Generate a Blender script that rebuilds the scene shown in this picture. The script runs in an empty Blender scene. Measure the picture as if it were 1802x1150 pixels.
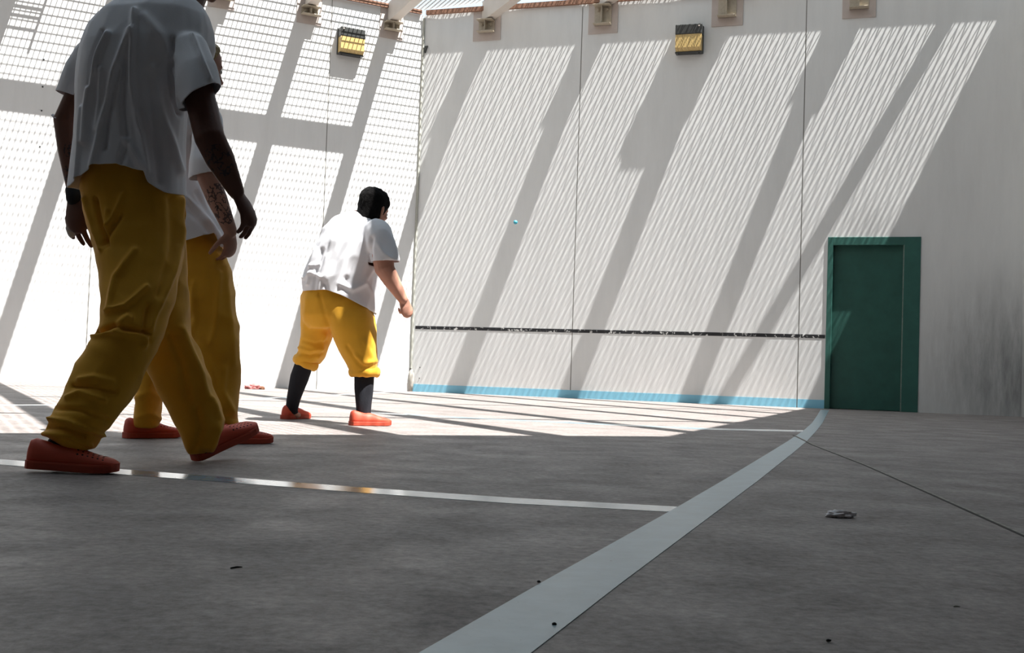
import bpy, bmesh, math, random
from mathutils import Vector, Matrix, noise
V = Vector
random.seed(7)
S = bpy.context.scene
COL = S.collection
PI = math.pi

# ------------------------------------------------------------------ camera
FPX, PITCH, ROLL, HCAM = 2005.6, 0.03964, 0.03466, 0.36
cp, sp, cr, sr = math.cos(PITCH), math.sin(PITCH), math.cos(ROLL), math.sin(ROLL)
FWD = V((0, cp, sp)); _u = V((0, -sp, cp)); _r = V((1, 0, 0))
RGT = cr*_r + sr*_u; UPV = -sr*_r + cr*_u
cd = bpy.data.cameras.new('camera'); cam = bpy.data.objects.new('camera', cd); COL.objects.link(cam)
cd.sensor_width = 36; cd.lens = 36*FPX/1802; cd.clip_end = 200
cam.matrix_world = Matrix(((RGT.x, UPV.x, -FWD.x, 0), (RGT.y, UPV.y, -FWD.y, 0), (RGT.z, UPV.z, -FWD.z, HCAM), (0, 0, 0, 1)))
S.camera = cam

# ------------------------------------------------------------------ light
S.view_settings.view_transform = 'Standard'; S.view_settings.look = 'None'
S.view_settings.exposure = 0.0; S.view_settings.gamma = 1.0; S.view_settings.use_curve_mapping = False
SUN_AZ, SUN_EL = math.radians(-60.0), math.radians(65.2)      # azimuth the light travels towards, elevation
sdir = V((math.sin(SUN_AZ)*math.cos(SUN_EL), math.cos(SUN_AZ)*math.cos(SUN_EL), -math.sin(SUN_EL)))
sl = bpy.data.lights.new('sun', 'SUN'); sl.energy = 22.0; sl.angle = 0.0065; sl.color = (1.0, 0.985, 0.955)
so = bpy.data.objects.new('sun', sl); COL.objects.link(so); so.location = (6, -4, 14)
so.rotation_euler = sdir.to_track_quat('-Z', 'Y').to_euler()
W = bpy.data.worlds.new('world'); S.world = W; W.use_nodes = True
bg = W.node_tree.nodes['Background']; bg.inputs[0].default_value = (0.66, 0.84, 1.0, 1); bg.inputs[1].default_value = 1.4

# ------------------------------------------------------------------ helpers
def ray(px, py):
    return RGT*(px-901) + UPV*(575-py) + FWD*FPX
def at(px, py, Y):
    d = ray(px, py); return V((0, 0, HCAM)) + d*(Y/d.y)
def onfloor(px, py, z=0.0):
    d = ray(px, py); return V((0, 0, HCAM)) + d*((z-HCAM)/d.z)
Z = V((0, 0, 1))
CORNER = V((-1.545, 17.684, 0))
AF, AL = 1.88882, -2.0574
F = V((math.sin(AF), math.cos(AF), 0)); FO = V((F.y, -F.x, 0))          # along the front wall, out of it into the yard
L = V((math.sin(AL), math.cos(AL), 0)); LO = V((-L.y, L.x, 0))           # along the left wall, out of it
def fw(x, z, out=0.0): return CORNER + F*x + Z*z + FO*out
def lw(u, z, out=0.0): return CORNER + L*u + Z*z + LO*out
SLOPE = 0.08

def new_mesh(name, bm, mat, parent=None, smooth=False):
    me = bpy.data.meshes.new(name); bm.normal_update(); bm.to_mesh(me); bm.free()
    mats = mat if isinstance(mat, (list, tuple)) else [mat]
    for m in mats: me.materials.append(m)
    if smooth:
        for p in me.polygons: p.use_smooth = True
    o = bpy.data.objects.new(name, me); COL.objects.link(o)
    if parent is not None:
        o.parent = parent
        o.matrix_parent_inverse = Matrix.Translation(-parent.location)
    return o
def tag(o, label=None, cat=None, group=None, kind=None):
    if label: o['label'] = label
    if cat: o['category'] = cat
    if group: o['group'] = group
    if kind: o['kind'] = kind
    return o
def empty(name, loc, label, cat, group=None):
    o = bpy.data.objects.new(name, None); COL.objects.link(o); o.location = loc; o.empty_display_size = .1
    return tag(o, label, cat, group)
def hexa(bm, c, mi=0):
    """box from 8 corners: 0-3 bottom loop, 4-7 top loop"""
    v = [bm.verts.new(p) for p in c]
    for q in ((3, 2, 1, 0), (4, 5, 6, 7), (0, 1, 5, 4), (1, 2, 6, 5), (2, 3, 7, 6), (3, 0, 4, 7)):
        f = bm.faces.new([v[i] for i in q]); f.material_index = mi
def fbox(bm, x0, x1, z0, z1, o0, o1, fn=fw, mi=0):
    c = [fn(x0, z0, o0), fn(x1, z0, o0), fn(x1, z0, o1), fn(x0, z0, o1), fn(x0, z1, o0), fn(x1, z1, o0), fn(x1, z1, o1), fn(x0, z1, o1)]
    hexa(bm, c, mi)
def fix(bm):
    bmesh.ops.recalc_face_normals(bm, faces=bm.faces[:]); return bm
def bar(bm, a, b, w, h, up=Z, mi=0):
    d = (b-a).normalized(); s = d.cross(up).normalized()*(w/2); t = s.cross(d).normalized()*(h/2)
    hexa(bm, [a-s-t, a+s-t, b+s-t, b-s-t, a-s+t, a+s+t, b+s+t, b-s+t], mi)
def tube(bm, pts, r, n=10, mi=0):
    rings = []
    for i, p in enumerate(pts):
        d = (pts[min(i+1, len(pts)-1)]-pts[max(i-1, 0)]).normalized()
        s = d.cross(Z if abs(d.z) < .9 else V((1, 0, 0))).normalized(); t = s.cross(d)
        rr = r[i] if isinstance(r, (list, tuple)) else r
        rings.append([bm.verts.new(p+s*math.cos(2*PI*k/n)*rr+t*math.sin(2*PI*k/n)*rr) for k in range(n)])
    for a, b in zip(rings, rings[1:]):
        for k in range(n):
            f = bm.faces.new((a[k], a[(k+1) % n], b[(k+1) % n], b[k])); f.material_index = mi
    for rg in (rings[0], rings[-1]):
        f = bm.faces.new(rg); f.material_index = mi
def bevel(o, w, seg=2):
    m = o.modifiers.new('bevel', 'BEVEL'); m.width = w; m.segments = seg; m.limit_method = 'ANGLE'; m.angle_limit = math.radians(40)
    return o

# ------------------------------------------------------------------ materials
def mat(name, col, rough=.6, metal=0.0, spec=.5, var=0.0, scale=8.0, bump=0.0, bscale=60.0, stretch=(1, 1, 1), col2=None, coat=0.0, sheen=0.0):
    m = bpy.data.materials.new(name); m.use_nodes = True
    nt = m.node_tree; N = nt.nodes; K = nt.links; b = N['Principled BSDF']
    b.inputs['Roughness'].default_value = rough; b.inputs['Metallic'].default_value = metal
    b.inputs['Specular IOR Level'].default_value = spec
    b.inputs['Base Color'].default_value = (*col, 1)
    if sheen: b.inputs['Sheen Weight'].default_value = sheen
    if coat: b.inputs['Coat Weight'].default_value = coat
    tc = N.new('ShaderNodeTexCoord'); mp = N.new('ShaderNodeMapping'); mp.inputs['Scale'].default_value = stretch
    K.new(tc.outputs['Object'], mp.inputs[0])
    if var or col2:
        n = N.new('ShaderNodeTexNoise'); n.inputs['Scale'].default_value = scale; n.inputs['Detail'].default_value = 6
        n.inputs['Roughness'].default_value = .62
        K.new(mp.outputs[0], n.inputs['Vector'])
        r = N.new('ShaderNodeMapRange'); r.inputs[1].default_value = .3; r.inputs[2].default_value = .7
        K.new(n.outputs['Fac'], r.inputs[0])
        mx = N.new('ShaderNodeMix'); mx.data_type = 'RGBA'
        c2 = col2 if col2 else tuple(c*(1-var) for c in col)
        mx.inputs[6].default_value = (*c2, 1); mx.inputs[7].default_value = (*col, 1)
        K.new(r.outputs[0], mx.inputs[0]); K.new(mx.outputs[2], b.inputs['Base Color'])
    if bump:
        n2 = N.new('ShaderNodeTexNoise'); n2.inputs['Scale'].default_value = bscale; n2.inputs['Detail'].default_value = 4
        K.new(mp.outputs[0], n2.inputs['Vector'])
        bp = N.new('ShaderNodeBump'); bp.inputs['Strength'].default_value = bump; bp.inputs['Distance'].default_value = .01
        K.new(n2.outputs['Fac'], bp.inputs['Height']); K.new(bp.outputs[0], b.inputs['Normal'])
    return m

def floor_mat():
    m = bpy.data.materials.new('sealed_concrete'); m.use_nodes = True
    nt = m.node_tree; N = nt.nodes; K = nt.links; b = N['Principled BSDF']
    tc = N.new('ShaderNodeTexCoord')
    def ns(sc, det, ro, dist=0):
        n = N.new('ShaderNodeTexNoise'); n.inputs['Scale'].default_value = sc; n.inputs['Detail'].default_value = det
        n.inputs['Roughness'].default_value = ro; n.inputs['Distortion'].default_value = dist
        K.new(tc.outputs['Object'], n.inputs['Vector']); return n
    big = ns(.55, 5, .6, .4); mid = ns(3.2, 8, .68, .3); fine = ns(42, 6, .75)
    def rng(n, a, c, lo, hi):
        r = N.new('ShaderNodeMapRange'); r.inputs[1].default_value = a; r.inputs[2].default_value = c
        r.inputs[3].default_value = lo; r.inputs[4].default_value = hi; K.new(n.outputs['Fac'], r.inputs[0]); return r
    def mul(a, c):
        q = N.new('ShaderNodeMath'); q.operation = 'MULTIPLY'; K.new(a.outputs[0], q.inputs[0]); K.new(c.outputs[0], q.inputs[1]); return q
    f = mul(mul(rng(big, .3, .7, .88, 1.08), rng(mid, .3, .72, .76, 1.17)), rng(fine, .32, .68, .62, 1.3))
    vm = N.new('ShaderNodeVectorMath'); vm.operation = 'SCALE'; vm.inputs[0].default_value = (.276, .242, .226)
    K.new(f.outputs[0], vm.inputs['Scale']); K.new(vm.outputs[0], b.inputs['Base Color'])
    K.new(rng(mid, .3, .7, .75, .45).outputs[0], b.inputs['Roughness'])
    b.inputs['Specular IOR Level'].default_value = .2
    bp = N.new('ShaderNodeBump'); bp.inputs['Strength'].default_value = .35; bp.inputs['Distance'].default_value = .004
    add = N.new('ShaderNodeMath'); add.operation = 'ADD'; K.new(fine.outputs['Fac'], add.inputs[0]); K.new(mid.outputs['Fac'], add.inputs[1])
    K.new(add.outputs[0], bp.inputs['Height']); K.new(bp.outputs[0], b.inputs['Normal'])
    return m

def wall_mat(name, base, grime=None):
    """painted concrete: faint vertical run marks; grime = (centre, radius) of a soiled patch"""
    m = bpy.data.materials.new(name); m.use_nodes = True
    nt = m.node_tree; N = nt.nodes; K = nt.links; b = N['Principled BSDF']
    tc = N.new('ShaderNodeTexCoord'); mp = N.new('ShaderNodeMapping'); mp.inputs['Scale'].default_value = (1, 1, .18)
    K.new(tc.outputs['Object'], mp.inputs[0])
    n = N.new('ShaderNodeTexNoise'); n.inputs['Scale'].default_value = 5; n.inputs['Detail'].default_value = 7; n.inputs['Roughness'].default_value = .65
    K.new(mp.outputs[0], n.inputs['Vector'])
    r = N.new('ShaderNodeMapRange'); r.inputs[1].default_value = .3; r.inputs[2].default_value = .6; r.inputs[3].default_value = .93; r.inputs[4].default_value = 1.0
    K.new(n.outputs['Fac'], r.inputs[0]); fac = r.outputs[0]
    if grime:
        for c, rad, amt in grime:
            vs = N.new('ShaderNodeVectorMath'); vs.operation = 'DISTANCE'; vs.inputs[1].default_value = c
            K.new(tc.outputs['Object'], vs.inputs[0])
            g = N.new('ShaderNodeMapRange'); g.inputs[1].default_value = 0; g.inputs[2].default_value = rad; g.inputs[3].default_value = amt; g.inputs[4].default_value = 0
            g.interpolation_type = 'SMOOTHSTEP'
            K.new(vs.outputs['Value'], g.inputs[0])
            n2 = N.new('ShaderNodeTexNoise'); n2.inputs['Scale'].default_value = 9; n2.inputs['Detail'].default_value = 7; n2.inputs['Roughness'].default_value = .7
            K.new(mp.outputs[0], n2.inputs['Vector'])
            r2 = N.new('ShaderNodeMapRange'); r2.inputs[1].default_value = .3; r2.inputs[2].default_value = .65; r2.inputs[3].default_value = .35
            K.new(n2.outputs['Fac'], r2.inputs[0])
            q = N.new('ShaderNodeMath'); q.operation = 'MULTIPLY'; K.new(g.outputs[0], q.inputs[0]); K.new(r2.outputs[0], q.inputs[1])
            s = N.new('ShaderNodeMath'); s.operation = 'SUBTRACT'; s.inputs[0].default_value = 1; K.new(q.outputs[0], s.inputs[1])
            t = N.new('ShaderNodeMath'); t.operation = 'MULTIPLY'; K.new(fac, t.inputs[0]); K.new(s.outputs[0], t.inputs[1]); fac = t.outputs[0]
    vm = N.new('ShaderNodeVectorMath'); vm.operation = 'SCALE'; vm.inputs[0].default_value = base
    K.new(fac, vm.inputs['Scale']); K.new(vm.outputs[0], b.inputs['Base Color'])
    b.inputs['Roughness'].default_value = .7; b.inputs['Specular IOR Level'].default_value = .25
    n3 = N.new('ShaderNodeTexNoise'); n3.inputs['Scale'].default_value = 25; n3.inputs['Detail'].default_value = 4
    K.new(tc.outputs['Object'], n3.inputs['Vector'])
    bp = N.new('ShaderNodeBump'); bp.inputs['Strength'].default_value = .12; bp.inputs['Distance'].default_value = .004
    K.new(n3.outputs['Fac'], bp.inputs['Height']); K.new(bp.outputs[0], b.inputs['Normal'])
    return m

def chip_mat(name, col, under, thr, rough, band=None):
    """paint with flaked spots"""
    m = bpy.data.materials.new(name); m.use_nodes = True
    nt = m.node_tree; N = nt.nodes; K = nt.links; b = N['Principled BSDF']
    tc = N.new('ShaderNodeTexCoord')
    n = N.new('ShaderNodeTexNoise'); n.inputs['Scale'].default_value = 17; n.inputs['Detail'].default_value = 6; n.inputs['Roughness'].default_value = .7
    K.new(tc.outputs['Object'], n.inputs['Vector'])
    r = N.new('ShaderNodeMapRange'); r.inputs[1].default_value = thr; r.inputs[2].default_value = thr+.03
    K.new(n.outputs['Fac'], r.inputs[0])
    mx = N.new('ShaderNodeMix'); mx.data_type = 'RGBA'; mx.inputs[6].default_value = (*col, 1); mx.inputs[7].default_value = (*under, 1)
    K.new(r.outputs[0], mx.inputs[0]); K.new(mx.outputs[2], b.inputs['Base Color'])
    b.inputs['Roughness'].default_value = rough
    return m

def specks(m):
    nt = m.node_tree; N = nt.nodes; K = nt.links; b = N['Principled BSDF']
    tc = N.new('ShaderNodeTexCoord'); n = N.new('ShaderNodeTexNoise'); n.inputs['Scale'].default_value = 95; n.inputs['Detail'].default_value = 3; n.inputs['Roughness'].default_value = .7
    K.new(tc.outputs['Object'], n.inputs['Vector'])
    r = N.new('ShaderNodeMapRange'); r.inputs[1].default_value = .69; r.inputs[2].default_value = .73; K.new(n.outputs['Fac'], r.inputs[0])
    src = b.inputs['Base Color'].links[0].from_socket
    mx = N.new('ShaderNodeMix'); mx.data_type = 'RGBA'; mx.inputs[7].default_value = (.06, .065, .065, 1)
    K.new(r.outputs[0], mx.inputs[0]); K.new(src, mx.inputs[6]); K.new(mx.outputs[2], b.inputs['Base Color'])
M = {}
M['floor'] = floor_mat()
M['wall'] = wall_mat('white_wall_paint', (.69, .695, .685), [(tuple(fw(8.55, .9)), 1.5, .45), (tuple(fw(8.66, .3)), 1.0, .4), (tuple(fw(7.9, .2)), 1.4, .22), (tuple(fw(6.75, 2.44)), .62, .22)])
M['wall_left'] = wall_mat('white_wall_paint_left', (.72, .72, .71))
M['joint'] = mat('joint_sealant', (.23, .22, .2), .8)
M['sealant'] = mat('grey_sealant', (.42, .42, .37), .7, var=.2)
M['blue_wall'] = chip_mat('blue_wall_stripe_paint', (.22, .52, .68), (.36, .5, .56), .66, .55)
M['black_line'] = chip_mat('black_line_paint', (.012, .013, .016), (.62, .62, .6), .575, .5)
M['line'] = mat('pale_blue_line_paint', (.33, .46, .52), .13, var=.16, scale=14, spec=.5)
M['line_near'] = mat('pale_blue_sideline_paint', (.30, .425, .475), .3, var=.18, scale=11, spec=.5, bump=.05, bscale=30)
specks(M['line_near'])
M['green'] = mat('dark_green_door_paint', (.028, .105, .085), .38, var=.25, scale=5)
M['green_frame'] = mat('dark_green_frame_paint', (.032, .12, .098), .4, var=.2, scale=6)
M['beam'] = mat('beige_beam_paint', (.60, .54, .48), .5, var=.08, scale=5)
M['plate'] = mat('mauve_primer_plate', (.50, .43, .39), .6, var=.1, scale=9)
M['bracket'] = mat('tan_bracket_paint', (.46, .40, .31), .5, var=.2, scale=30)
M['rust'] = mat('rusty_brown_steel', (.30, .15, .09), .7, var=.45, scale=30, bump=.3, bscale=90)
M['wire'] = mat('galvanised_wire', (.38, .36, .33), .5, metal=.6)
M['housing'] = mat('black_lamp_housing', (.03, .032, .03), .45, var=.2, scale=20)
M['lens'] = mat('yellowed_lens', (.70, .50, .20), .25, var=.4, scale=26, stretch=(6, 6, 1), spec=.5)
M['back'] = mat('grey_concrete', (.09, .088, .085), .85, var=.2, scale=2)  # toned very dark so the unseen walls bounce little light under the roof
M['ceil'] = mat('grey_roof_deck', (.06, .06, .058), .8, var=.2, scale=2)

# ------------------------------------------------------------------ setting
def struct(name, bm, m, label=None):
    o = new_mesh(name, bm, m); o['kind'] = 'structure'
    if label: o['label'] = label
    return o
RW = math.radians(18.2); RD = V((-math.sin(RW), -math.cos(RW), 0)); RO = V((-math.cos(RW), math.sin(RW), 0))  # right wall: towards the camera / out of it
RC = fw(8.69, 0)
WTOP = 5.90
bm = bmesh.new()
vs = [bm.verts.new(p) for p in (V((-17, -9, 0)), V((12, -9, 0)), V((12, 20, 0)), V((-17, 20, 0)))]
bm.faces.new(vs)
g = bmesh.ops.extrude_face_region(bm, geom=bm.faces[:]); bmesh.ops.translate(bm, verts=[e for e in g['geom'] if isinstance(e, bmesh.types.BMVert)], vec=(0, 0, -.2))
struct('floor', fix(bm), M['floor'])
# front wall of precast panels with the door opening
DX0, DX1, DZ = 6.196, 7.412, 2.377
JG = .007
bm = bmesh.new()
def panel(x0, x1, z0, z1): fbox(bm, x0, x1, z0, z1, 0, -.2)
panel(.0, 2.569-JG, 0, WTOP); panel(2.569+JG, 5.831-JG, 0, WTOP)
panel(5.831+JG, DX0, 0, WTOP); panel(DX1, 8.69, 0, WTOP); panel(DX0, DX1, DZ, WTOP)
fbox(bm, -.1, 8.9, 0, WTOP, -.2, -.3)
struct('wall_front', fix(bm), M['wall'])
bm = bmesh.new()
for x in (2.569, 5.831): fbox(bm, x-JG, x+JG, 0, WTOP, -.006, -.19)
struct('trim_1', fix(bm), M['joint'])
bm = bmesh.new()
for a, b in ((.02, 1.507), (1.507, 4.768), (4.768, 8.03), (8.03, 11.0)):
    fbox(bm, a+JG if a > .1 else a, b-JG, 0, WTOP, 0, -.2, lw)
fbox(bm, -.1, 11.0, 0, WTOP, -.2, -.3, lw)
struct('wall_left', fix(bm), M['wall_left'])
bm = bmesh.new()
for x in (1.507, 4.768, 8.03): fbox(bm, x-JG, x+JG, 0, WTOP, -.006, -.19, lw)
struct('trim_2', fix(bm), M['joint'])
# sealant bead in the corner, crumbling foot below it
bm = bmesh.new(); pts = [CORNER + (FO+LO).normalized()*.012 + Z*z for z in (.36, .8, 2, 4, 5.85)]
tube(bm, pts, [.018, .022, .02, .019, .018], 8)
struct('trim_3', fix(bm), M['sealant'])
bm = bmesh.new()
rings = [(0, .03), (.1, .045), (.2, .05), (.28, .042), (.34, .02)]
tube(bm, [CORNER + F*.012 + Z*z for z, _ in rings], [r for _, r in rings], 12)
tag(new_mesh('corner_patch', fix(bm), mat('bare_mortar', (.45, .42, .37), .9, var=.3, scale=18), smooth=True), 'bare grey mortar lump at the foot of the white corner joint', 'mortar patch')
def rw(x, z, out=0.0): return RC + RD*x + Z*z + RO*out
bm = bmesh.new()
zr = lambda x: 6.1 + SLOPE*max(0.0, x)*RD.dot(LO)
def rseg(a, b, o0, mi): hexa(bm, [rw(a, 0, o0), rw(b, 0, o0), rw(b, 0, -.25), rw(a, 0, -.25), rw(a, zr(a), o0), rw(b, zr(b), o0), rw(b, zr(b), -.25), rw(a, zr(a), -.25)], mi)
rseg(0, .9, 0, 0); rseg(.9, 22, -.06, 1)  # white pier, then an unseen stretch made dark to cut bounced light
D_EDGE = 13.5
xe = (D_EDGE+.1-(RC-CORNER).dot(LO))/RD.dot(LO)
hexa(bm, [rw(xe, zr(xe), -.07), rw(22, zr(22), -.07), rw(22, zr(22), -.25), rw(xe, zr(xe), -.25), rw(xe, zr(xe)+.42, -.07), rw(22, zr(22)+.42, -.07), rw(22, zr(22)+.42, -.25), rw(xe, zr(xe)+.42, -.25)], 1)  # unseen infill added up to the roof to shut out skylight
struct('wall_right', fix(bm), [M['wall'], M['back']])
bm = bmesh.new(); fbox(bm, -12, 14, 0, 8.0, 23.0, 23.2, lw)
struct('wall_back', fix(bm), M['back'])
bm = bmesh.new(); fbox(bm, 11.0, 11.2, 0, 7.6, -.2, 23.2, lw)
struct('wall_far', fix(bm), M['back'])
RTOP = lambda D: 5.98 + SLOPE*D
D_EDGE = 13.5
bm = bmesh.new()
def rp(u, D, z): return lw(u, RTOP(D)+z, D)
hexa(bm, [rp(-9, D_EDGE, .05), rp(11.2, D_EDGE, .05), rp(11.2, 23.2, .05), rp(-9, 23.2, .05), rp(-9, D_EDGE, .2), rp(11.2, D_EDGE, .2), rp(11.2, 23.2, .2), rp(-9, 23.2, .2)])
struct('ceiling', fix(bm), M['ceil'])

# door
dr = empty('door_1', fw((DX0+DX1)/2, 0), None, None); dr['kind'] = 'structure'
bm = bmesh.new()
LX0, LX1, LZ = 6.268, 7.188, 2.266
fbox(bm, DX0, LX0, 0, DZ, .012, -.12); fbox(bm, LX1+.012, DX1, 0, DZ, .012, -.12); fbox(bm, LX0, LX1+.012, LZ, DZ, .012, -.12)
bevel(new_mesh('door_frame', fix(bm), M['green_frame'], dr), .004)
bm = bmesh.new(); fbox(bm, LX0, LX1, .008, LZ, -.075, -.12)
new_mesh('door_leaf', fix(bm), M['green'], dr)
bm = bmesh.new(); fbox(bm, LX1, LX1+.012, 0, LZ, .006, -.12)
new_mesh('worn_jamb_edge', fix(bm), mat('bare_worn_steel', (.20, .25, .22), .5, var=.4, scale=20), dr)
# stripes painted on the front wall
bm = bmesh.new(); fbox(bm, .03, 5.831-JG, 0, .118, .003, -.001); fbox(bm, 5.831+JG, DX0, 0, .118, .003, -.001)
tag(new_mesh('painted_stripe', fix(bm), M['blue_wall']), 'light blue stripe painted along the foot of the front wall', 'painted line')
bm = bmesh.new(); fbox(bm, .05, 6.188, .970, 1.02, .003, -.001)
tag(new_mesh('painted_stripe', fix(bm), M['black_line']), 'chipped black horizontal line across the front wall left of the door', 'painted line')

# ------------------------------------------------------------------ floor markings
def ribbon(pts, wid, z=.0025, sub=1):
    """flat strip along floor points; wid = widths"""
    bm = bmesh.new(); a = []
    n = len(pts)
    for i, p in enumerate(pts):
        d = (pts[min(i+1, n-1)]-pts[max(i-1, 0)]); d.z = 0; d.normalize(); s = V((-d.y, d.x, 0))
        w = wid[i] if isinstance(wid, (list, tuple)) else wid
        a.append((bm.verts.new((p.x+s.x*w/2, p.y+s.y*w/2, z)), bm.verts.new((p.x-s.x*w/2, p.y-s.y*w/2, z)), bm.verts.new((p.x+s.x*w/2, p.y+s.y*w/2, -.0005)), bm.verts.new((p.x-s.x*w/2, p.y-s.y*w/2, -.0005))))
    for (p0, p1, p2, p3), (q0, q1, q2, q3) in zip(a, a[1:]):
        bm.faces.new((p0, p1, q1, q0)); bm.faces.new((p0, q0, q2, p2)); bm.faces.new((p1, p3, q3, q1))
    return fix(bm)
def edge_strip(left, right, z):
    bm = bmesh.new()
    l = [onfloor(*p) for p in left]; r = [onfloor(*p) for p in right]
    A = [(bm.verts.new((p.x, p.y, z)), bm.verts.new((q.x, q.y, z)), bm.verts.new((p.x, p.y, -.0005)), bm.verts.new((q.x, q.y, -.0005))) for p, q in zip(l, r)]
    for a, b in zip(A, A[1:]):
        bm.faces.new((a[0], a[1], b[1], b[0])); bm.faces.new((a[0], b[0], b[2], a[2])); bm.faces.new((a[1], a[3], b[3], b[1]))
    return fix(bm)
def lerp(a, b, t): return (a[0]+(b[0]-a[0])*t, a[1]+(b[1]-a[1])*t)
left = [(570, 1248), (739, 1150), (960, 1023), (1193, 893), (1280, 842), (1351, 799), (1385, 778), (1414, 758.6), (1429, 745), (1438, 732), (1444, 721.5)]
right = [(812, 1248), (936, 1150), (1090, 1030), (1250, 910), (1330, 850), (1394, 799), (1419, 778), (1437, 758.6), (1447.5, 745), (1454, 732), (1459, 722.5)]
tag(new_mesh('painted_line', edge_strip(left, right, .0014), M['line_near']), 'wide pale blue sideline running from the foreground to the green door', 'painted line')
left = [(-60, 806.5), (0, 809), (230, 828), (430, 843), (640, 859), (900, 877), (1197, 893)]
right = [(-60, 816), (0, 818.5), (230, 837), (430, 852), (640, 868.5), (900, 887), (1182, 902)]
tag(new_mesh('painted_line', edge_strip(left, right, .0010), M['line']), 'narrow glossy pale line across the floor behind the walking men, joining the sideline', 'painted line')
left = [(420, 710), (620, 724), (800, 734), (1000, 743.5), (1250, 754.5), (1424, 758)]
right = [(420, 711.6), (620, 725.8), (800, 736), (1000, 745.6), (1250, 757), (1418, 760.8)]
tag(new_mesh('painted_line', edge_strip(left, right, .0010), M['line']), 'faint thin blue line crossing the sunlit floor towards the sideline bend', 'painted line')
left = [(-80, 713), (110, 712.4), (240, 709.5), (400, 703.5), (560, 696.5), (700, 688.7)]
right = [(-80, 714.8), (110, 714.2), (240, 711.3), (400, 705.3), (560, 698.1), (700, 690)]
tag(new_mesh('painted_line', edge_strip(left, right, .0010), M['line']), 'faint thin blue line on the sunlit floor leading into the wall corner', 'painted line')
# control joint in the slab
jp = [onfloor(*p) for p in ((1396, 767), (1430, 784), (1520, 819), (1640, 872), (1720, 908), (1802, 945), (1960, 1020))]
struct('trim_4', ribbon(jp, .008, z=.0019), mat('dark_joint_gap', (.05, .045, .04), .9))
struct('trim_5', ribbon([p+V((.0095, 0, 0)) for p in jp], .009, z=.0017), mat('dusty_joint_filler', (.44, .41, .36), .9, var=.6, scale=30))

# ------------------------------------------------------------------ roof over the yard
b_az = V((LO.x, LO.y, SLOPE)).normalized()            # beams leave the left wall square and climb gently
BW, BH = .15, .30
def clip_to_wall(p, d, front):
    # move p along d so that it lies 1.5 cm off the wall plane
    o = FO if front else LO
    k = (.016 - (p-CORNER).dot(o))/d.dot(o)
    return p + d*k
def make_beam(pos, front, label, plate_w, skew=0.0):
    base = fw(pos, 5.68) if front else lw(pos, 5.68)
    bd = (b_az + L*skew).normalized()
    D0 = (base-CORNER).dot(LO)
    t = empty('roof_beam', base, label, 'roof beam', 'beams carrying the roof mesh')
    side = L*(BW/2)
    zb = RTOP(D0) - BH
    c0 = V((base.x, base.y, zb))
    Dend = 22.5
    ln = (Dend-D0)/b_az.dot(LO)
    cor = [c0-side, c0+side, c0+side+Z*BH, c0-side+Z*BH]
    st = [clip_to_wall(p, bd, front) for p in cor]
    en = [p + bd*ln for p in cor]
    bm = bmesh.new()
    hexa(bm, [st[0], st[1], en[1], en[0], st[3], st[2], en[2], en[3]])
    bevel(new_mesh('beam', fix(bm), M['beam'], t), .008)
    fn = fw if front else lw
    bm = bmesh.new(); fbox(bm, pos-plate_w/2, pos+plate_w/2, 5.435, 5.955, .014, 0, fn)
    bevel(new_mesh('bearing_plate', fix(bm), M['plate'], t), .003)
    zb0 = zb
    bm = bmesh.new()
    fbox(bm, pos-.13, pos+.13, 5.555, 5.567, .015, .14, fn); fbox(bm, pos-.13, pos+.13, 5.555, zb0+.03, .015, .027, fn)
    fbox(bm, pos-.006, pos+.006, 5.567, zb0-.002, .027, .13, fn); fbox(bm, pos-.13, pos+.13, zb0-.014, zb0-.004, .02, .17, fn)
    bevel(new_mesh('bracket', fix(bm), M['bracket'], t), .003)
    for s in (-.07, .07):
        bm = bmesh.new(); p = fn(pos+s, zb0-.065, .015); o = FO if front else LO
        tube(bm, [p, p+o*.035], .024, 6); tube(bm, [p+o*.03, p+o*.055], .012, 8)
        new_mesh('bolt', fix(bm), M['bracket'], t)
    return t
fl = ['cream roof beam on the front wall nearest the corner', 'cream roof beam on the front wall, second from the corner', 'cream roof beam right of the wall light on the front wall', 'cream roof beam on the front wall farthest right, above the door side']
for x, lb in zip((1.056, 2.890, 4.724, 6.540), fl): make_beam(x, True, lb, .45)
ll = ['cream roof beam on the left wall nearest the corner', 'cream roof beam on the left wall, second from the corner, left of the wall light', 'cream roof beam on the left wall above the blond walking man']
for (u, sk), lb in zip(((.545, .005), (1.86, .005), (3.165, -.0155)), ll): make_beam(u, False, lb, .38, sk)
for u in (4.47, 5.775, 7.08, 8.385): make_beam(u, False, 'cream roof beam on the left wall, above the frame over the walking men', .38)
# purlins
def purlin(D, u0, u1, w, h, label):
    bm = bmesh.new(); bar(bm, lw(u0, RTOP(D)-h/2-.004, D), lw(u1, RTOP(D)-h/2-.004, D), w, h)
    tag(new_mesh('purlin', fix(bm), M['beam']), label, 'purlin', 'purlins between the roof beams')
bs = [.545, 1.86, 3.165, 4.47, 5.775, 7.08, 8.385]
for a, b in zip(bs, bs[1:]): purlin(.85, a+BW/2+.002, b-BW/2-.002, .10, .19, 'cream purlin between beams along the left wall')
purlin(5.95, -5.70, -4.52-BW/2, .11, .12, 'short cream purlin by the right end of the front wall')
PT = []
for D, u0, tops in ((4.55, -3.27, [-3.27, -2.0, -.735]+bs), (8.2, -6.2, [-4.53, -3.27, -2.0, -.735]+bs), (11.4, -6.2, [-4.53, -3.27, -2.0, -.735]+bs)):
    segs = ([u0] if u0 < tops[0]-.1 else []) + tops
    for a, b in zip(segs, segs[1:]):
        purlin(D, a+BW/2+.002, b-BW/2-.002, .085, .085, 'thin cream purlin between two roof beams above the yard')
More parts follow.
